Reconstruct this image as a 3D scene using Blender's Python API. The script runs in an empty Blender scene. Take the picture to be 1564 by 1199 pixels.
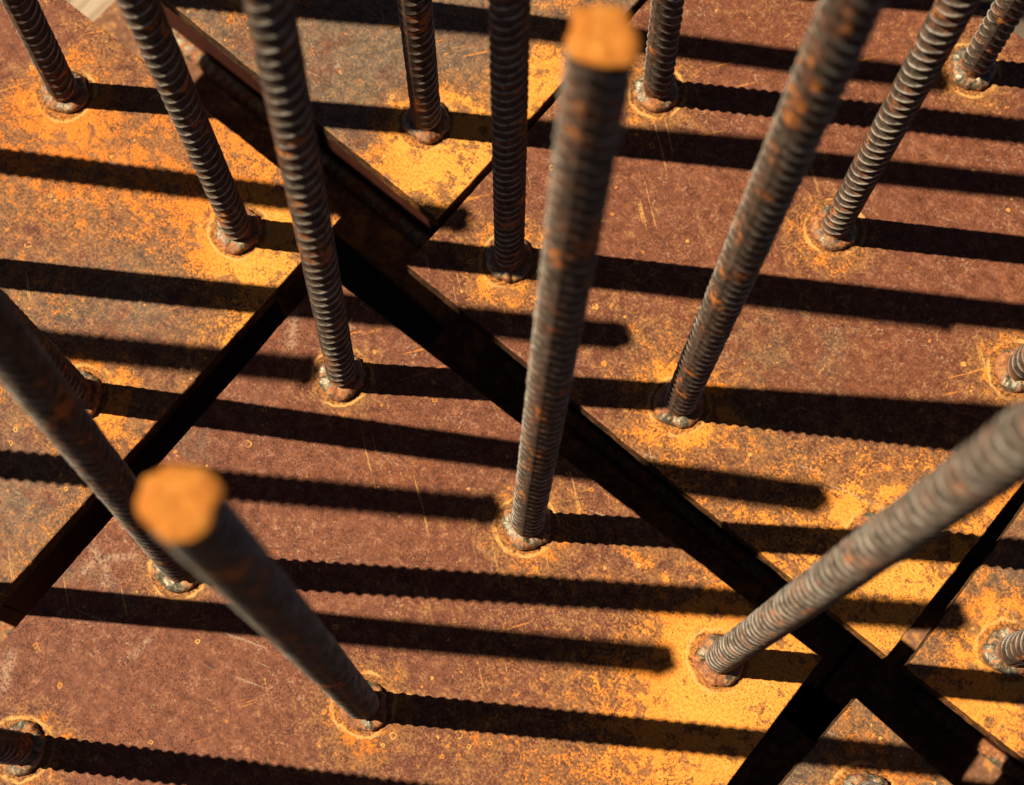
import bpy, bmesh, math, random
from mathutils import Vector, Matrix, noise as mnoise

D2R = math.radians
scene = bpy.context.scene
col = scene.collection
random.seed(7)

# ------------------------------------------------------------------ camera
PITCH = 0.25821
FPX = 2500.0                      # focal length in pixels of the 1564 px wide photograph
cd = bpy.data.cameras.new('camera')
cam = bpy.data.objects.new('camera', cd)
col.objects.link(cam)
cam.location = (0, 0, 1)
cam.rotation_euler = (PITCH, 0, 0)
cd.sensor_width = 36
cd.lens = FPX / 1564 * 36
cd.clip_start = 0.02
cd.clip_end = 60
cd.dof.use_dof = True
cd.dof.focus_distance = 0.975
cd.dof.aperture_fstop = 8.4
scene.camera = cam

# ------------------------------------------------------------------ sun and sky
SUN_EL = D2R(53.0)
SUN_TRAVEL = D2R(-6.8)            # direction in plan in which the light travels (0 = +x)
world = bpy.data.worlds.new('World')
scene.world = world
world.use_nodes = True
wn = world.node_tree.nodes
bg = wn['Background']
sky = wn.new('ShaderNodeTexSky')
sky.sky_type = 'NISHITA'
sky.sun_disc = False
sky.sun_elevation = SUN_EL
to_sun = Vector((-math.cos(SUN_TRAVEL) * math.cos(SUN_EL), -math.sin(SUN_TRAVEL) * math.cos(SUN_EL), math.sin(SUN_EL)))
sky.sun_rotation = math.atan2(to_sun.x, to_sun.y)
sky.altitude = 2500
sky.air_density = 0.12
sky.dust_density = 1.0
sky.ozone_density = 0.3
world.node_tree.links.new(sky.outputs[0], bg.inputs[0])
bg.inputs[1].default_value = 0.09
sd = bpy.data.lights.new('sun', 'SUN')
sd.energy = 5.0
sd.angle = D2R(0.53)
sd.color = (1.0, 0.89, 0.70)
sun = bpy.data.objects.new('sun', sd)
col.objects.link(sun)
sun.location = to_sun * 5
sun.rotation_euler = (-to_sun).to_track_quat('-Z', 'Y').to_euler()
scene.view_settings.view_transform = 'Standard'
scene.view_settings.look = 'None'
scene.view_settings.gamma = 1
scene.view_settings.use_curve_mapping = False
scene.view_settings.exposure = 1.3


def at(px, py, z=0.0):
    """Survey helper: the spot on the level z that the photograph shows at (px, py)."""
    dx, dy = (px - 782) / FPX, (py - 599.5) / FPX
    s, c = math.sin(PITCH), math.cos(PITCH)
    d = Vector((dx, s - dy * c, -c - dy * s))
    t = (z - 1) / d.z
    return Vector((0, 0, 1)) + d * t


# ------------------------------------------------------------------ node helpers
class NT:
    def __init__(self, name):
        self.m = bpy.data.materials.new(name)
        self.m.use_nodes = True
        self.t = self.m.node_tree
        self.n = self.t.nodes
        self.b = self.n['Principled BSDF']
        self.obj = self.n.new('ShaderNodeTexCoord').outputs['Object']

    def link(self, a, b):
        self.t.links.new(a, b)

    def setin(self, sock, v):
        if hasattr(v, 'is_linked') or isinstance(v, bpy.types.NodeSocket):
            self.link(v, sock)
        else:
            sock.default_value = v

    def math(self, op, a, b=None, c=None, clamp=False):
        n = self.n.new('ShaderNodeMath')
        n.operation = op
        n.use_clamp = clamp
        self.setin(n.inputs[0], a)
        if b is not None:
            self.setin(n.inputs[1], b)
        if c is not None:
            self.setin(n.inputs[2], c)
        return n.outputs[0]

    def add(self, a, b): return self.math('ADD', a, b)
    def mul(self, a, b): return self.math('MULTIPLY', a, b)

    def ss(self, v, lo, hi, a=0.0, b=1.0):
        n = self.n.new('ShaderNodeMapRange')
        n.interpolation_type = 'SMOOTHSTEP'
        self.setin(n.inputs[0], v)
        n.inputs[1].default_value = lo
        n.inputs[2].default_value = hi
        n.inputs[3].default_value = a
        n.inputs[4].default_value = b
        return n.outputs[0]

    def mapping(self, vec, loc=(0, 0, 0), rot=(0, 0, 0), scale=(1, 1, 1)):
        n = self.n.new('ShaderNodeMapping')
        self.link(vec, n.inputs[0])
        n.inputs[1].default_value = loc
        n.inputs[2].default_value = rot
        n.inputs[3].default_value = scale
        return n.outputs[0]

    def noise(self, vec, scale, detail=4, rough=0.55, dist=0.0):
        n = self.n.new('ShaderNodeTexNoise')
        self.link(vec, n.inputs['Vector'])
        n.inputs['Scale'].default_value = scale
        n.inputs['Detail'].default_value = detail
        n.inputs['Roughness'].default_value = rough
        n.inputs['Distortion'].default_value = dist
        return n.outputs[0]

    def mix(self, f, a, b, mode='MIX'):
        n = self.n.new('ShaderNodeMix')
        n.data_type = 'RGBA'
        n.blend_type = mode
        self.setin(n.inputs[0], f)
        self.setin(n.inputs[6], a if not isinstance(a, tuple) else (*a, 1))
        self.setin(n.inputs[7], b if not isinstance(b, tuple) else (*b, 1))
        return n.outputs[2]

    def ramp(self, f, stops):
        n = self.n.new('ShaderNodeValToRGB')
        self.link(f, n.inputs[0])
        e = n.color_ramp.elements
        while len(e) < len(stops):
            e.new(0.5)
        for k, (p, c) in enumerate(stops):
            e[k].position = p
            e[k].color = (*c, 1)
        return n.outputs[0]

    def attr(self, name):
        n = self.n.new('ShaderNodeAttribute')
        n.attribute_name = name
        return n.outputs['Fac']

    def bump(self, h, strength, dist):
        n = self.n.new('ShaderNodeBump')
        n.inputs['Strength'].default_value = strength
        n.inputs['Distance'].default_value = dist
        self.link(h, n.inputs['Height'])
        self.link(n.outputs[0], self.b.inputs['Normal'])


# ------------------------------------------------------------------ materials
def plate_material(name, welds, seed):
    N = NT(name)
    P = N.mapping(N.obj, loc=(seed * 3.17, seed * 1.71, seed * 0.9))
    rust, grey, hue = N.attr('rust'), N.attr('grey'), N.attr('hue')
    n0 = N.noise(P, 9, 5, .6)
    n1 = N.noise(P, 34, 6, .62, .3)
    n2 = N.noise(P, 130, 6, .68, .25)
    n3 = N.noise(P, 520, 4, .65)
    n4 = N.noise(N.mapping(P, loc=(5, 2, 1)), 900, 2, .6)
    # distance to the nearest stud weld (plane only)
    flat = N.mapping(N.obj, scale=(1, 1, 0))
    wob = N.mul(N.math('SUBTRACT', n1, .5), .010)
    dmin = None
    for wx, wy in welds:
        v = N.n.new('ShaderNodeVectorMath')
        v.operation = 'DISTANCE'
        N.link(flat, v.inputs[0])
        v.inputs[1].default_value = (wx, wy, 0)
        d = v.outputs['Value']
        dmin = d if dmin is None else N.math('MINIMUM', dmin, d)
    dw = N.add(dmin, wob)
    halo = N.ss(dw, .020, .046, 1, 0)
    # mill scale underneath
    base = N.ramp(N.add(N.mul(n2, .62), N.mul(n3, .38)),
                  [(.30, (.050, .017, .009)), (.42, (.115, .038, .019)), (.53, (.185, .064, .032)), (.66, (.300, .130, .070))])
    greyc = N.ramp(N.add(N.mul(n2, .6), N.mul(n3, .4)),
                   [(.30, (.045, .030, .020)), (.46, (.120, .080, .050)), (.62, (.22, .160, .110))])
    gm = N.ss(N.add(grey, N.mul(N.math('SUBTRACT', n1, .5), 1.3)), .38, .80)
    base = N.mix(gm, base, greyc)
    # thin red-brown bloom
    red = N.ss(N.add(N.noise(N.mapping(P, loc=(1, 7, 3)), 210, 5, .7), N.mul(N.math('SUBTRACT', n0, .5), .5)), .54, .66)
    base = N.mix(N.mul(red, .55), base, (.235, .070, .022))
    # pale scuffs and flecks
    sc = N.noise(N.mapping(P, loc=(9, 1, 0)), 300, 3, .6, 1.2)
    pale = N.mul(N.ss(sc, .57, .68), N.ss(N.noise(N.mapping(P, loc=(2, 2, 8)), 24, 4, .7), .44, .62))
    base = N.mix(N.mul(pale, .58), base, (.46, .29, .18))
    ck = N.mul(N.attr('chalk'), N.ss(N.add(n3, N.mul(n2, .5)), .55, .88))
    base = N.mix(N.mul(ck, .75), base, (.50, .33, .21))
    # dark pits
    pit = N.mul(N.ss(n4, .34, .43, 1, 0), N.ss(N.noise(N.mapping(P, loc=(4, 4, 4)), 20, 4, .6), .40, .60, .25, 1))
    base = N.mix(N.mul(pit, .8), base, (.045, .013, .008))
    # powdery yellow and orange rust, ragged at its rim
    f = N.add(N.add(rust, -.005), N.mul(N.math('SUBTRACT', n0, .5), .35))
    f = N.add(f, N.mul(N.math('SUBTRACT', n1, .5), .62))
    f = N.add(f, N.mul(N.math('SUBTRACT', n2, .5), .85))
    f = N.add(f, N.mul(N.mul(N.math('SUBTRACT', n3, .5), .62), N.ss(N.noise(N.mapping(P, loc=(8, 8, 1)), 13, 3, .6), .36, .64, .35, 1.5)))
    f = N.add(f, N.mul(N.math('SUBTRACT', n4, .5), .45))
    f = N.add(f, N.mul(halo, .26))
    m = N.ss(f, .49, .78)
    thin = N.ss(f, .36, .58)
    hv = N.math('ADD', N.add(hue, N.mul(N.math('SUBTRACT', n1, .5), .7)), N.mul(N.math('SUBTRACT', f, .75), -.45), clamp=True)
    rc = N.ramp(hv, [(.0, (.86, .345, .055)), (.35, (.80, .250, .034)), (.7, (.60, .160, .024)), (1., (.38, .082, .014))])
    rc = N.mix(N.ss(n3, .34, .62, .5, 0), rc, (.30, .115, .025))
    rc = N.mix(N.mul(pit, .75), rc, (.09, .035, .012))
    olive = N.ramp(N.add(N.mul(n3, .6), N.mul(n2, .4)), [(.34, (.095, .040, .014)), (.5, (.220, .098, .034)), (.64, (.360, .175, .062))])
    c = N.mix(N.mul(thin, .78), base, olive)
    m = N.mul(m, N.ss(N.add(N.noise(N.mapping(P, loc=(6, 3, 2)), 75, 5, .68, .4), N.mul(N.math('SUBTRACT', f, .8), .28)), .42, .53, .14, 1))
    c = N.mix(m, c, rc)
    # ring-shaped drip spots, two sizes
    for k, (sca, keep, wdt) in enumerate(((74, .53, .035), (125, .48, .06))):
        vor = N.n.new('ShaderNodeTexVoronoi')
        vor.inputs['Scale'].default_value = sca
        warp = N.n.new('ShaderNodeVectorMath')
        warp.operation = 'ADD'
        N.link(N.mapping(flat, loc=(seed + k, seed * 2., .0)), warp.inputs[0])
        cx = N.n.new('ShaderNodeCombineXYZ')
        N.link(N.mul(N.math('SUBTRACT', n2, .5), .0042), cx.inputs[0])
        N.link(N.mul(N.math('SUBTRACT', n3, .5), .0042), cx.inputs[1])
        N.link(cx.outputs[0], warp.inputs[1])
        N.link(warp.outputs[0], vor.inputs['Vector'])
        sep = N.n.new('ShaderNodeSeparateColor')
        N.link(vor.outputs['Color'], sep.inputs[0])
        rad = N.math('MULTIPLY_ADD', N.math('POWER', sep.outputs[0], 2.0), .13, .05)
        d = N.math('SUBTRACT', vor.outputs['Distance'], rad)
        ring = N.ss(N.math('ABSOLUTE', d), wdt * .35, wdt, 1, 0)
        dens = N.add(sep.outputs[1], N.mul(N.math('SUBTRACT', thin, .5), .34))
        dens = N.add(dens, N.mul(N.math('SUBTRACT', n1, .5), .8))
        on = N.ss(dens, keep + .16, keep + .26)
        inside = N.ss(d, -.01, -.05)
        c = N.mix(N.mul(N.mul(inside, on), N.ss(sep.outputs[2], .3, .6, 0, .75)), c, (.20, .075, .02))
        c = N.mix(N.mul(N.mul(ring, on), .85), c, N.mix(sep.outputs[2], (.72, .36, .08), (.58, .21, .035)))
    # long thin rubbed scratches
    for k, (rot, loc) in enumerate(((.62, 1.3), (-.9, 4.1), (1.25, 8.8))):
        w = N.mapping(N.mapping(P, rot=(0, 0, rot), loc=(loc, loc * .3, 0)), scale=(330, 16, 1))
        s = N.noise(w, 1, 2, .5)
        gate = N.ss(N.noise(N.mapping(P, loc=(loc, 3, loc)), 16, 2, .5), .56, .66)
        s = N.mul(N.mul(N.ss(s, .66, .70), gate), N.ss(n3, .35, .5))
        c = N.mix(N.mul(s, (.8, .7, .35)[k]), c, ((.52, .20, .035), (.56, .30, .08), (.50, .38, .26))[k])
    # grinding grain close to the cut edge is carried by the 'grain' attribute
    g = N.noise(N.mapping(P, rot=(0, 0, .85), scale=(90, 700, 1)), 1, 3, .6)
    c = N.mix(N.mul(N.ss(g, .52, .62, 0, .5), N.attr('grain')), c, (.17, .085, .025))
    c = N.mix(N.mul(N.attr('side'), N.ss(N.noise(N.mapping(P, scale=(1, 1, 2.5)), 110, 5, .7), .36, .62, .92, .45)), c, (.040, .024, .014))
    # heat ring round every weld
    dr = N.add(N.add(dmin, .0008), N.add(N.mul(N.math('SUBTRACT', n2, .5), .0065), N.mul(N.math('SUBTRACT', n1, .5), .0085)))
    inner = N.ss(dr, .0200, .0180)
    c = N.mix(N.mul(inner, .8), c, N.mix(N.ss(n3, .4, .6), (.11, .040, .014), (.42, .17, .04)))
    rim = N.ss(N.math('ABSOLUTE', N.math('SUBTRACT', dr, .0200)), .0004, .0016, 1, 0)
    c = N.mix(N.mul(rim, N.ss(N.noise(P, 55, 3, .5), .40, .58, .1, .9)), c, (.64, .33, .095))
    c = N.mix(1.0, c, (.68, .665, .64), 'MULTIPLY')
    N.link(c, N.b.inputs['Base Color'])
    N.link(N.ss(N.add(m, N.mul(n3, .3)), 0, 1.2, .58, .92), N.b.inputs['Roughness'])
    N.b.inputs['Specular IOR Level'].default_value = .10
    h = N.add(N.mul(n2, .5), N.mul(n3, .55))
    h = N.add(h, N.mul(m, .30))
    h = N.add(h, N.mul(pit, -.6))
    h = N.add(h, N.mul(rim, .5))
    N.bump(h, .6, .0009)
    return N.m


def rebar_material():
    N = NT('rebar_steel')
    P = N.obj
    oi = N.n.new('ShaderNodeObjectInfo').outputs['Random']
    off = N.n.new('ShaderNodeVectorMath')
    off.operation = 'ADD'
    cx = N.n.new('ShaderNodeCombineXYZ')
    N.link(N.mul(oi, 37.0), cx.inputs[0])
    N.link(P, off.inputs[0])
    N.link(cx.outputs[0], off.inputs[1])
    P = off.outputs[0]
    n1 = N.noise(P, 38, 5, .65, .4)
    n2 = N.noise(P, 170, 5, .65)
    n3 = N.noise(P, 700, 3, .6)
    rib = N.attr('rib')
    base = N.ramp(N.add(N.mul(n2, .6), N.mul(n3, .4)), [(.32, (.012, .009, .007)), (.5, (.046, .031, .021)), (.66, (.110, .083, .060))])
    crest = N.mix(N.ss(n2, .35, .6), (.125, .100, .074), (.33, .285, .225))  # worn grey rib crests, paled further to put their lit highlight into the colour
    c = N.mix(N.mul(N.ss(rib, .35, .95), .75), base, crest)
    # rust sits in the hollows and in patches
    f = N.add(n1, N.mul(N.math('SUBTRACT', n2, .5), .55))
    f = N.add(f, N.mul(N.ss(rib, .0, .6), -.07))
    f = N.add(f, N.mul(N.attr('seam'), .06))
    c = N.mix(N.mul(N.ss(f, .46, .60), .50), c, (.105, .038, .017))
    c = N.mix(N.mul(N.ss(f, .59, .68), .85), c, (.33, .105, .022))
    z = N.n.new('ShaderNodeSeparateXYZ')
    N.link(N.obj, z.inputs[0])
    low = N.ss(N.add(z.outputs[2], N.mul(N.math('SUBTRACT', n2, .5), .02)), .016, .004)
    c = N.mix(N.mul(low, .7), c, (.20, .065, .018))
    N.link(c, N.b.inputs['Base Color'])
    N.link(N.ss(f, .40, .62, .68, .92), N.b.inputs['Roughness'])
    N.b.inputs['Specular IOR Level'].default_value = .08
    N.bump(N.add(N.mul(n2, .5), n3), .45, .0006)
    return N.m


def weld_material():
    N = NT('weld_metal')
    oi = N.n.new('ShaderNodeObjectInfo').outputs['Random']
    off = N.n.new('ShaderNodeVectorMath')
    off.operation = 'ADD'
    cx = N.n.new('ShaderNodeCombineXYZ')
    N.link(N.mul(oi, 11.0), cx.inputs[1])
    N.link(N.obj, off.inputs[0])
    N.link(cx.outputs[0], off.inputs[1])
    P = off.outputs[0]
    n1 = N.noise(P, 70, 4, .6, .3)
    n2 = N.noise(P, 330, 4, .65)
    c = N.ramp(n2, [(.3, (.045, .033, .018)), (.5, (.125, .098, .058)), (.7, (.30, .26, .18))])
    r = N.ss(N.add(n1, N.mul(N.math('SUBTRACT', n2, .5), .6)), .42, .56)
    rc = N.ramp(n2, [(.3, (.06, .018, .008)), (.5, (.19, .06, .016)), (.7, (.33, .14, .032))])
    c = N.mix(r, c, rc)
    N.link(c, N.b.inputs['Base Color'])
    N.link(N.ss(r, 0, 1, .5, .0), N.b.inputs['Metallic'])
    N.link(N.ss(r, 0, 1, .47, .9), N.b.inputs['Roughness'])
    N.bump(N.add(N.mul(n1, .6), n2), .6, .0014)
    return N.m


def simple_rust(name, cols, scale=60, rough=.85, patch=None):
    N = NT(name)
    n1 = N.noise(N.obj, scale * .35, 5, .6, .3)
    n2 = N.noise(N.obj, scale * 3, 5, .65)
    k = len(cols)
    c = N.ramp(N.add(N.mul(n1, .5), N.mul(n2, .5)), [(.32 + .34 * i / (k - 1), cc) for i, cc in enumerate(cols)])
    if patch:
        f = N.add(n1, N.mul(N.math('SUBTRACT', n2, .5), .8))
        c = N.mix(N.ss(f, .54, .62), c, patch)
    N.link(c, N.b.inputs['Base Color'])
    N.b.inputs['Roughness'].default_value = rough
    N.b.inputs['Specular IOR Level'].default_value = .1
    N.bump(n2, .5, .0008)
    return N.m


def timber_material():
    N = NT('weathered_timber')
    oi = N.n.new('ShaderNodeObjectInfo').outputs['Random']
    off = N.n.new('ShaderNodeVectorMath')
    off.operation = 'ADD'
    cx = N.n.new('ShaderNodeCombineXYZ')
    N.link(N.mul(oi, 9.0), cx.inputs[0])
    N.link(N.mul(oi, 5.0), cx.inputs[1])
    N.link(N.obj, off.inputs[0])
    N.link(cx.outputs[0], off.inputs[1])
    P = off.outputs[0]
    g = N.noise(N.mapping(P, scale=(160, 5, 60)), 1, 5, .6, .6)
    g2 = N.noise(N.mapping(P, scale=(900, 14, 300)), 1, 3, .6)
    n = N.noise(P, 12, 4, .6)
    c = N.ramp(N.add(N.mul(g, .65), N.mul(g2, .35)), [(.32, (.09, .05, .027)), (.48, (.20, .135, .08)), (.62, (.29, .21, .135)), (.75, (.34, .265, .18))])
    c = N.mix(N.ss(n, .55, .72, 0, .45), c, (.24, .15, .085))
    N.link(c, N.b.inputs['Base Color'])
    N.b.inputs['Roughness'].default_value = .85
    N.bump(N.add(N.mul(g, .6), g2), .5, .0012)
    return N.m


M_REBAR = rebar_material()
M_WELD = weld_material()
M_SAWN = simple_rust('sawn_rust', [(.12, .030, .006), (.28, .092, .014), (.38, .165, .030)], 130, .9)
M_WEB = simple_rust('red_brown_steel', [(.022, .005, .0028), (.042, .0095, .0045), (.066, .017, .008)], 45, .8)
M_BASE = simple_rust('base_plate_rust', [(.035, .016, .009), (.13, .056, .028), (.24, .14, .08)], 70, .85, (.28, .12, .03))
M_TIMBER = timber_material()
M_SOIL = simple_rust('dark_soil', [(.035, .026, .018), (.07, .05, .035), (.11, .085, .06)], 30, .95)


# ------------------------------------------------------------------ mesh helpers
def link_mesh(name, me, mat, parent=None):
    o = bpy.data.objects.new(name, me)
    col.objects.link(o)
    if mat is not None and not me.materials:
        me.materials.append(mat)
    if parent is not None:
        o.parent = parent
    return o


def from_py(name, verts, faces, smooth=False):
    me = bpy.data.meshes.new(name)
    me.from_pydata(verts, [], faces)
    me.update()
    if smooth:
        me.shade_smooth()
    return me


def box_mesh(name, x0, x1, y0, y1, z0, z1, bev=0.0):
    bm = bmesh.new()
    bmesh.ops.create_cube(bm, size=1)
    for v in bm.verts:
        v.co = Vector((x0 + (v.co.x + .5) * (x1 - x0), y0 + (v.co.y + .5) * (y1 - y0), z0 + (v.co.z + .5) * (z1 - z0)))
    if bev:
        bmesh.ops.bevel(bm, geom=bm.edges[:], offset=bev, segments=2, profile=.6, affect='EDGES')
    bmesh.ops.recalc_face_normals(bm, faces=bm.faces[:])
    me = bpy.data.meshes.new(name)
    bm.to_mesh(me)
    bm.free()
    return me


BAR_LEN = 0.595
CORE = 0.0088


def rebar_mesh(seed, pitch=.0112):
    """Ribbed reinforcing bar: round core, two lengthwise ribs, slanting crescent ribs on both flanks."""
    rng = random.Random(seed)
    na, step = 48, 0.00075
    nz = int(BAR_LEN / step)
    verts, faces, ribs, seams = [], [], [], []
    ph = rng.random()
    for k in range(nz + 1):
        z = -.002 + (BAR_LEN + .002) * k / nz
        jit = .00012 * mnoise.noise(Vector((z * 160, seed, 0)))
        for a in range(na):
            th = 2 * math.pi * a / na
            side = 1 if th < math.pi else -1
            local = th if side > 0 else th - math.pi
            env = max(0.0, math.sin(local)) ** .62
            slope = (local - math.pi / 2) * .0052 * side
            q = ((z + slope) / pitch + ph + (0 if side > 0 else .5)) % 1.0
            dq = min(q, 1 - q) * pitch
            rb = math.exp(-abs(dq / .00115) ** 2.2) * env
            dl = min(local, math.pi - local) * CORE
            lg = math.exp(-(dl / .0012) ** 2)
            hgt = max(rb * .00145, lg * .00060)
            wear = 1 + .28 * mnoise.noise(Vector((z * 120, math.cos(th) * 1.6, math.sin(th) * 1.6 + seed * 3.3))) + .12 * mnoise.noise(Vector((z * 420, a * .7, seed)))
            r = CORE + hgt * wear + jit
            verts.append((r * math.cos(th), r * math.sin(th), z))
            ribs.append(min(1.0, hgt / .0012))
            seams.append(math.exp(-(dl / .0020) ** 2))
    for k in range(nz):
        for a in range(na):
            b = (a + 1) % na
            faces.append((k * na + a, k * na + b, (k + 1) * na + b, (k + 1) * na + a))
    faces.append(tuple(range(na - 1, -1, -1)))
    me = from_py('rebar', verts, faces, True)
    at_ = me.attributes.new('rib', 'FLOAT', 'POINT')
    at_.data.foreach_set('value', ribs)
    me.attributes.new('seam', 'FLOAT', 'POINT').data.foreach_set('value', seams)
    me.materials.append(M_REBAR)
    # sawn end: the top outline closed by a slightly rough face with a burr
    top = verts[-na:]
    ev, ef = [], []
    for f_, dz in ((1.0, -.0006), (1.13, .0003), (1.06, .0017), (.62, .0012), (.25, .0018)):
        for (x, y, z) in top:
            th = math.atan2(y, x)
            f2 = f_ * (1 + (.06 * math.cos(3 * th + seed) + .045 * math.cos(5 * th + 2 * seed) + .13 * mnoise.noise(Vector((math.cos(th) * 1.6, math.sin(th) * 1.6, seed * 5.0)))) * min(1, f_ * f_))
            ev.append((x * f2, y * f2, z + dz + .0007 * mnoise.noise(Vector((x * 300 * f_, y * 300 * f_, seed)))))
    for k in range(4):
        for a in range(na):
            b = (a + 1) % na
            ef.append((k * na + a, k * na + b, (k + 1) * na + b, (k + 1) * na + a))
    ev.append((0, 0, top[0][2] + .0011))
    for a in range(na):
        ef.append((4 * na + a, 4 * na + (a + 1) % na, len(ev) - 1))
    end = from_py('sawn_end', ev, ef, True)
    end.materials.append(M_SAWN)
    return me, end


def weld_mesh(seed):
    """A hand-laid fillet weld: lumpy collar with overlapping ripples."""
    rng = random.Random(seed)
    na, nr = 72, 12
    verts, faces = [], []
    ph, start = rng.random() * 6.28, rng.random() * 6.28
    for a in range(na):
        th = 2 * math.pi * a / na
        rel = (th - start) % (2 * math.pi)
        wide = .0152 + .0028 * mnoise.noise(Vector((math.cos(th) * 1.1 + seed, math.sin(th) * 1.1, 3.1))) + .0008 * mnoise.noise(Vector((math.cos(th) * 4, math.sin(th) * 4, seed)))
        high = .0058 + .0036 * mnoise.noise(Vector((math.cos(th) * 1.2, math.sin(th) * 1.2 + seed, 9.7)))
        if rel < .35:
            high += .0016 * math.sin(rel / .35 * math.pi)
            wide += .0009 * math.sin(rel / .35 * math.pi)
        rip = .00035 * math.sin(th * 26 + 1.5 * math.sin(th * 3 + ph))
        for k in range(nr):
            t = k / (nr - 1)
            r = CORE - .0012 + (wide - CORE + .0012) * (math.sin(t * math.pi / 2) ** 1.1)
            z = high * (math.cos(t * math.pi / 2) ** .62) - .0012 * t
            bulge = math.sin(t * math.pi) * (.0012 + rip)
            p = Vector((r * math.cos(th), r * math.sin(th), z))
            nrm = Vector((math.cos(th), math.sin(th), .9)).normalized()
            lump = .0009 * mnoise.noise(p * 230 + Vector((seed, 0, 0)))
            p += nrm * (bulge + lump)
            verts.append(tuple(p))
    for a in range(na):
        b = (a + 1) % na
        for k in range(nr - 1):
            faces.append((a * nr + k, a * nr + k + 1, b * nr + k + 1, b * nr + k))
    me = from_py('weld_bead', verts, faces, True)
    me.materials.append(M_WELD)
    return me


BARS = [rebar_mesh(s, p) for s, p in ((1, .0099), (2, .0094), (3, .0104))]
WELDS = [weld_mesh(s) for s in range(1, 9)]

S = 0.394            # side of a plate
TH = 0.0155          # its thickness
INSET = 0.045        # stub walls stand back from the plate edge
DEPTH = 0.240        # underside of the stub, top of the base plate


def fillet_run(length, seed):
    """A straight fillet weld with ripples, lying along +x from 0, in the corner of -y wall and floor."""
    n, m = max(8, int(length / .0022)), 7
    verts, faces = [], []
    for i in range(n + 1):
        x = length * i / n
        w = .0125 + .003 * mnoise.noise(Vector((x * 22, seed, 0))) + .0005 * math.sin(x * 700)
        end = min(1, (min(x, length - x) + .0015) / .006)
        w *= end
        for k in range(m):
            a = k / (m - 1) * math.pi / 2
            bul = 1 + .22 * math.sin(2 * a)
            verts.append((x, -w * math.cos(a) * bul * .8, w * math.sin(a) * bul * .8))
    for i in range(n):
        for k in range(m - 1):
            faces.append((i * m + k, i * m + k + 1, (i + 1) * m + k + 1, (i + 1) * m + k))
    me = from_py('weld_seam', verts, faces, True)
    me.materials.append(M_WELD)
    return me


def plate_top_mesh(to_world, fields, grain, S):
    """Plate with eased edges; its top carries the wear attributes that the material reads."""
    h = S / 2
    n = 140
    c = .0009
    verts, faces = [], []
    for j in range(n + 1):
        for i in range(n + 1):
            x = -h + c + (S - 2 * c) * i / n
            y = -h + c + (S - 2 * c) * j / n
            verts.append((x, y, 0.0))
    for j in range(n):
        for i in range(n):
            a = j * (n + 1) + i
            faces.append((a, a + 1, a + n + 2, a + n + 1))
    rim = [i for i in range(n + 1)] + [(j * (n + 1)) + n for j in range(1, n + 1)] + [n * (n + 1) + i for i in range(n - 1, -1, -1)] + [j * (n + 1) for j in range(n - 1, 0, -1)]
    prev = rim
    for k, (dr, z) in enumerate(((c * .7, -c * .3), (c, -c), (c, -TH + c), (c * .3, -TH))):
        ring = []
        for r in rim:
            x, y, _ = verts[r]
            f = 1 + dr / (h - c)
            nx, ny = x * f, y * f
            if 0 < k < 3:       # flame-cut edge is not dead straight
                e = .0007 * mnoise.noise(Vector((x * 70, y * 70, z * 120))) + .0004 * mnoise.noise(Vector((x * 260, y * 260, z * 90)))
                nx, ny = nx * (1 + e / h), ny * (1 + e / h)
            ring.append(len(verts))
            verts.append((nx, ny, z))
        for i in range(len(ring)):
            j = (i + 1) % len(ring)
            faces.append((prev[j], prev[i], ring[i], ring[j]))
        prev = ring
    faces.append(tuple(reversed(prev)))
    me = from_py('top_plate', verts, faces)
    A = {k: [] for k in ('rust', 'grey', 'hue', 'grain', 'side', 'chalk')}
    spots = {k: [(at(px, py).x, at(px, py).y, (FPX / rad) ** 2, val) for (px, py, rad, val) in fields[k][1]] for k in ('rust', 'grey', 'hue')}
    spots['grain'] = [(at(px, py).x, at(px, py).y, (FPX / rad) ** 2, val) for (px, py, rad, val) in grain]
    lines = {k: [(at(*p).xy, at(*q).xy, wd / FPX, val) for (p, q, wd, val) in fields.get(k, ())] for k in ('streaks', 'chalk')}
    for (x, y, z) in verts:
        A['side'].append(1.0 if z < -c * .6 else 0.0)
        w = to_world @ Vector((x, y, 0))
        for key, start in (('rust', fields['rust'][0]), ('grey', fields['grey'][0]), ('hue', fields['hue'][0]), ('grain', 0)):
            v = start
            for (qx, qy, k2, val) in spots[key]:
                e2 = ((w.x - qx) ** 2 + (w.y - qy) ** 2) * k2
                if e2 < 9:
                    v += val * math.exp(-e2)
            A[key].append(v)
        for key in ('streaks', 'chalk'):
            v = 0
            for (p, q, wd, val) in lines[key]:
                t = max(0, min(1, (w.xy - p).dot(q - p) / max(1e-9, (q - p).length_squared)))
                e2 = ((w.xy - p - (q - p) * t).length / wd) ** 2
                if e2 < 9:
                    v = max(v, val * math.exp(-e2))
            if key == 'chalk':
                A['chalk'].append(v)
            else:
                A['rust'][-1] += v
        e = min(h - abs(x), h - abs(y))
        A['rust'][-1] += .12 * math.exp(-e / .008)
        A['grain'][-1] = min(1, A['grain'][-1])
    for k, v in A.items():
        me.attributes.new(k, 'FLOAT', 'POINT').data.foreach_set('value', v)
    return me


def wall_solid(name, a0, a1, off0, off1, axis):
    z0, z1 = -DEPTH, -TH - .001
    if axis == 'x':
        return box_mesh(name, a0, a1, off0, off1, z0, z1, .0008)
    return box_mesh(name, off0, off1, a0, a1, z0, z1, .0008)


UNITS = []


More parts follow.
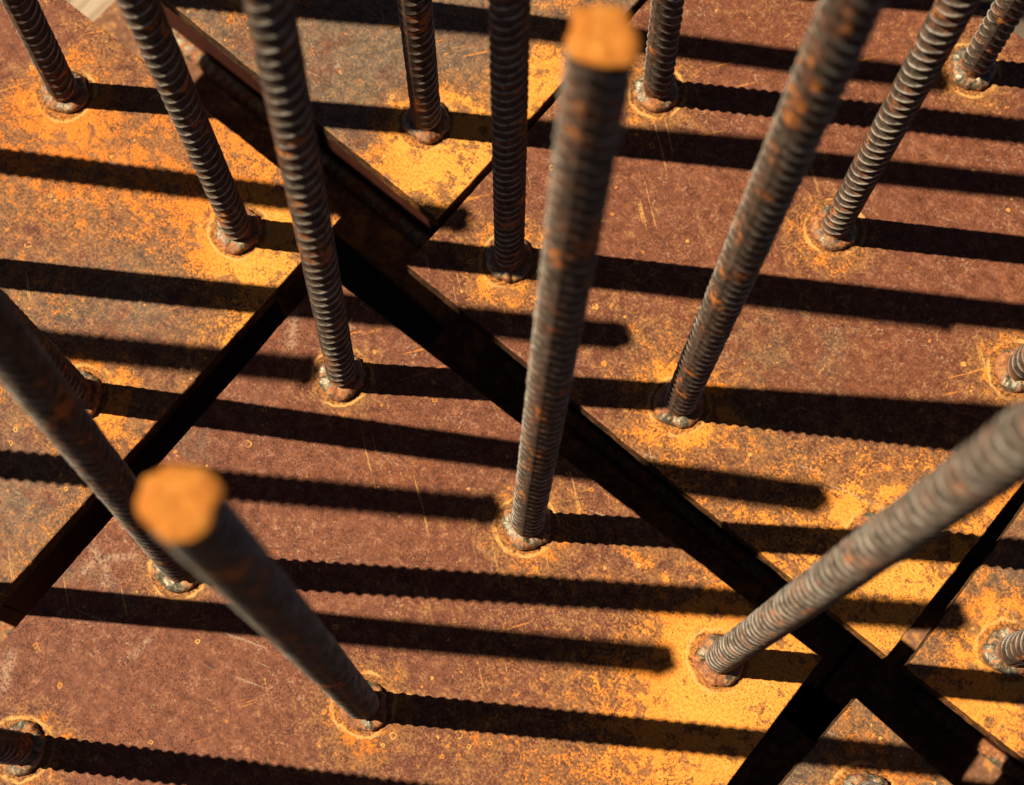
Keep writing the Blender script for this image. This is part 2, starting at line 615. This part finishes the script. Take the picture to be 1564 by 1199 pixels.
def anchor_unit(corner, cpos, angle, label, studs, fields, grain=(), seed=1, S=S):
    """corner: which corner (sx, sy) of the plate stands at cpos; angle: direction of its x side."""
    c, s = math.cos(D2R(angle)), math.sin(D2R(angle))
    ux, uy = Vector((c, s, 0)), Vector((-s, c, 0))
    cen = cpos - ux * corner[0] * S / 2 - uy * corner[1] * S / 2
    root = bpy.data.objects.new('anchor_plate', None)
    col.objects.link(root)
    root.empty_display_size = .05
    root.location = (cen.x, cen.y, -DEPTH - TH)
    root.rotation_euler = (0, 0, D2R(angle))
    root['label'] = label
    root['category'] = 'steel plate'
    root['group'] = 'rusty steel plates with welded bars'
    up = DEPTH + TH
    to_world = Matrix.Translation((cen.x, cen.y, 0)) @ Matrix.Rotation(D2R(angle), 4, 'Z')
    inv = to_world.inverted()
    local = [(inv @ st[0]) for st in studs]
    mat = plate_material('rusted_plate_steel', [(q.x, q.y) for q in local], seed)
    tp = link_mesh('top_plate', plate_top_mesh(to_world, fields, grain, S), mat, root)
    tp.location.z = up
    h = S / 2 - INSET
    t = .012
    for k, me in enumerate((wall_solid('stub_wall', -h, h, -h, -h + t, 'x'), wall_solid('stub_wall', -h, h, h - t, h, 'x'),
                            wall_solid('stub_wall', -h + t + .0005, h - t - .0005, -h, -h + t, 'y'), wall_solid('stub_wall', -h + t + .0005, h - t - .0005, h - t, h, 'y'))):
        o = link_mesh('stub_wall', me, M_WEB, root)
        o.location.z = up
    b = link_mesh('base_plate', box_mesh('base_plate', -S / 2 - .008, S / 2, -S / 2, S / 2, -DEPTH - TH, -DEPTH - .0005, .001), M_BASE, root)
    b.location.z = up
    for k in range(4):
        w = link_mesh('weld_seam', fillet_run(2 * h - .004, seed * 5 + k), M_WELD, b)
        R = Matrix.Rotation(k * math.pi / 2, 4, 'Z')
        w.matrix_local = Matrix.Translation((0, 0, -DEPTH - .001)) @ R @ Matrix.Translation((-h + .002, -h - .0003, 0))
    rng = random.Random(seed * 13)
    for k, stud in enumerate(studs):
        tilt = stud[1]
        bi = rng.randrange(3)
        bar = bpy.data.objects.new('rebar', BARS[bi][0])
        col.objects.link(bar)
        bar.parent = root
        if tilt is None:
            tilt = Vector((rng.uniform(-.02, .02), rng.uniform(-.02, .02), 1))
        d = (inv.to_3x3() @ Vector(tilt)).normalized()
        q = Vector((0, 0, 1)).rotation_difference(d)
        roll = Matrix.Rotation(rng.uniform(0, 6.28) if len(stud) < 3 else D2R(stud[2] - angle), 4, 'Z')
        L = local[k]
        bar.matrix_local = Matrix.Translation((L.x, L.y, up)) @ q.to_matrix().to_4x4() @ roll
        e = bpy.data.objects.new('sawn_end', BARS[bi][1])
        col.objects.link(e)
        e.parent = bar
        wd = bpy.data.objects.new('weld_bead', WELDS[rng.randrange(len(WELDS))])
        col.objects.link(wd)
        wd.parent = bar
        wd.matrix_local = roll.inverted() @ q.to_matrix().to_4x4().inverted() @ Matrix.Rotation(rng.uniform(0, 6.28), 4, 'Z')
    UNITS.append((root, cen))
    return root


# ------------------------------------------------------------------ ground and timber under the stock
me = from_py('ground', [(-8, -8, -.2995), (8, -8, -.2995), (8, 8, -.2995), (-8, 8, -.2995)], [(0, 1, 2, 3)])
g = link_mesh('ground', me, M_SOIL)
g['kind'] = 'structure'

# ------------------------------------------------------------------ the plates
def st(px, py, tilt=None, roll=None):
    r = [at(px, py), tilt]
    return tuple(r)


def grid(p0, ang, cells):
    """Off-photo studs continue the 147 x 150 mm pattern from a surveyed one."""
    c, s = math.cos(D2R(ang)), math.sin(D2R(ang))
    return [(p0 + Vector((c, s, 0)) * .1475 * i + Vector((-s, c, 0)) * .1505 * j, None) for i, j in cells]


# left plate
A_, B_, N_ = at(100, 143), at(365, 353), at(122, 603)
left = [(A_, (.0393, .0204, 1)), (B_, (.012, -.007, 1)), (N_, (.025, -.022, 1))]
lg = grid(B_, -39.4, [(-2, 0), (-1, -1), (-2, -1), (0, -2), (-1, -2), (-2, -2)])
left += [(q[0], t_) for q, t_ in zip(lg, ((-.003, .013, 1), (.0134, .008, 1), (.032, -.016, 1), (.021, .017, 1), (.037, .014, 1), (.034, .008, 1)))]
anchor_unit((1, 1), at(522, 331), -39.3, 'orange rusted steel plate with bars at the left side of the photo', left,
            dict(rust=(.475, [(250, 260, 170, .30), (430, 380, 130, .26), (60, 230, 130, .16), (380, 480, 110, .16), (150, 690, 140, .08),
                             (140, 620, 60, .16), (230, 440, 130, -.16), (80, 480, 120, -.03), (30, 60, 110, -.20), (170, 120, 70, -.14), (20, 760, 120, -.10)]),
                 grey=(.50, [(30, 60, 160, -.6), (150, 100, 130, -.5), (200, 430, 200, .14), (40, 780, 150, .2)]),
                 hue=(.34, [(120, 180, 220, .28), (300, 280, 120, .12), (440, 400, 110, -.30), (330, 560, 140, -.16)])),
            grain=[(400, 470, 60, .9), (300, 580, 60, .9), (200, 690, 60, .7)], seed=1)

# middle plate in front
C_, F_, K_, M_, L_, Q_ = at(523, 575), at(805, 803), at(1098, 1008), at(275, 867), at(555, 1077), at(32, 1144)
mid = [(C_, (.040, .037, 1), 20), (F_, (.026, .047, 1), -114), (K_, (.033, .0135, 1), -78), (M_, (.0458, .038, 1)), (L_, (.010, .0145, 1)), (Q_, (-.01, .0, 1))]
mid += grid(L_, -38.6, [(1, 0), (0, -1), (1, -1)])
anchor_unit((-1, 1), at(498.5, 416), -38.7, 'large maroon steel plate in the centre foreground with orange right corner', mid,
            dict(rust=(.28, [(1130, 1080, 200, .52), (1060, 1010, 110, .10), (1200, 1000, 120, .22), (930, 1190, 200, .22), (640, 1120, 180, .10),
                             (800, 870, 120, .10), (960, 850, 120, .12), (250, 880, 60, .10), (200, 950, 240, -.14), (420, 560, 170, -.12), (40, 1130, 60, .1), (480, 1160, 160, .05)]),
                 grey=(.12, [(120, 900, 130, .26), (420, 560, 130, .2), (250, 720, 170, .25), (960, 930, 200, .22)]),
                 hue=(.48, [(1130, 1090, 220, -.34), (640, 1130, 220, .10)]),
                 streaks=[((953, 839), (1020, 886), 6, .28), ((990, 950), (1060, 1000), 7, .2), ((1010, 935), (1080, 985), 5, .2), ((905, 1030), (918, 1060), 4, .25), ((60, 1120), (140, 1130), 4, .2)],
                 chalk=[((140, 835), (160, 860), 5, .9), ((160, 852), (205, 850), 5, .9), ((161, 855), (160, 892), 6, .9), ((125, 875), (150, 855), 5, .9), ((212, 855), (232, 902), 3, .7), ((452, 480), (443, 527), 8, .8), ((15, 1000), (5, 1050), 8, .8), ((200, 1005), (228, 975), 5, .6)]),
            grain=[(1200, 1050, 60, .3)], seed=2)

# far plate at the top centre
D_ = at(652, 187)
far = [(D_, (.008, .001, 1))] + grid(D_, -40.4, [(-1, 0), (-2, 0), (0, 1), (-1, 1), (-2, 1), (0, 2), (-1, 2), (-2, 2)])
anchor_unit((1, -1), at(668, 335), -40.4, 'brown steel plate at the top centre with bright yellow front corner', far,
            dict(rust=(.33, [(700, 280, 105, .46), (830, 110, 90, .36), (590, 250, 80, .16), (765, 190, 80, .26), (650, 190, 60, .12), (430, 60, 120, -.03)]),
                 grey=(.72, [(430, 40, 150, .0)]),
                 hue=(.42, [(700, 270, 130, -.50), (820, 110, 140, -.2995)])),
            grain=[(760, 220, 70, .5), (860, 100, 70, .5)], seed=3)

# right plate
E_, H_, G_, I_, J_, O_ = at(778, 397), at(1037, 618), at(1003, 140), at(1274, 350), at(1484, 107), at(1554, 565)
right = [(E_, (.002, 0, 1)), (H_, (.0072, -.0032, 1), -137), (G_, (-.0323, .0043, 1), -143), (I_, (0, 0, 1), -29), (J_, (-.004, .002, 1), -122), (O_, (.012, -.004, 1))]
right += [(at(1338, 822), (.01, .0, 1))] + grid(G_, -40.4, [(0, 1), (2, 1)])
anchor_unit((-1, -1), at(620, 404), -40.3, 'big maroon steel plate on the right with most bars in view', right,
            dict(rust=(.30, [(1330, 900, 210, .44), (1400, 960, 100, .16), (1100, 700, 150, .18), (1040, 640, 70, .12), (780, 440, 70, .18), (720, 440, 60, .06), (930, 540, 140, .12),
                             (1480, 780, 90, .30), (1275, 360, 70, .10), (1200, 520, 140, .05), (1003, 150, 60, .06), (1330, 220, 200, -.10), (1500, 330, 150, -.06), (1540, 560, 80, .10)]),
                 grey=(.10, [(1150, 700, 200, .35), (900, 520, 150, .25), (1250, 520, 180, .30), (700, 420, 60, .3)]),
                 hue=(.30, [(1340, 900, 200, -.18), (1350, 250, 250, .2)]),
                 streaks=[((1262, 758), (1310, 785), 4, .3), ((745, 405), (738, 440), 9, .3), ((964, 495), (1000, 540), 4, .25), ((1485, 240), (1425, 285), 3, .28), ((1000, 540), (1020, 580), 6, .2)]),
            grain=[(1390, 940, 60, .4), (700, 300, 60, .3)], seed=4, S=.388)

# lower right plate
P_ = at(1541, 996)
lowr = [(P_, (.008, .004, 1))] + grid(P_, -38.8, [(1, 0), (2, 0), (0, 1), (1, 1), (2, 1), (0, 2), (1, 2), (2, 2)])
anchor_unit((-1, -1), at(1384, 1020), -38.8, 'orange blotched steel plate at the lower right edge of the photo', lowr,
            dict(rust=(.46, [(1500, 1080, 110, .28), (1520, 960, 60, .12), (1440, 990, 60, -.06), (1540, 860, 80, -.05)]),
                 grey=(.75, []), hue=(.40, [(1500, 1080, 110, -.22)]),
                 streaks=[((1514, 910), (1500, 985), 9, .32), ((1545, 920), (1530, 960), 6, .25)]), seed=5)

# bottom plate, set slightly askew
R_ = at(1320, 1217)
bot = [(R_, (-.04, -.085, 1))] + grid(R_, -42.6, [(1, 0), (0, -1), (1, -1), (2, 0), (2, -1), (0, -2), (1, -2), (2, -2)])
anchor_unit((-1, 1), at(1308, 1066), -42.8, 'steel plate showing only its grey and orange tip at the bottom edge', bot,
            dict(rust=(.36, [(1320, 1190, 70, .16), (1306, 1100, 30, .10), (1240, 1170, 60, -.06), (1430, 1190, 60, .08)]),
                 grey=(.8, []), hue=(.36, [])), seed=6)

# ------------------------------------------------------------------ timber planks the base plates rest on
def plank(cx, cy, ang, length, width, label, z_top, thick=.045):
    o = link_mesh('timber_plank', box_mesh('timber_plank', -width / 2, width / 2, -length / 2, length / 2, -thick, 0, .003), M_TIMBER)
    o.location = (cx, cy, z_top)
    o.rotation_euler = (0, 0, D2R(ang))
    o['label'] = label
    o['category'] = 'plank'
    o['group'] = 'timber planks under the plates'
    return o


Z_T = -DEPTH - TH - .001
plank(-.48, .62, -39.5, 1.4, .24, 'pale timber plank beyond the plates at the top left corner', Z_T)
plank(.23, .05, -39.5, 1.4, .16, 'pale timber plank seen in the narrow gap at the lower right', Z_T)
plank(.62, .62, -39.5, 1.6, .22, 'pale timber plank glimpsed past the far right edge at the top', Z_T)
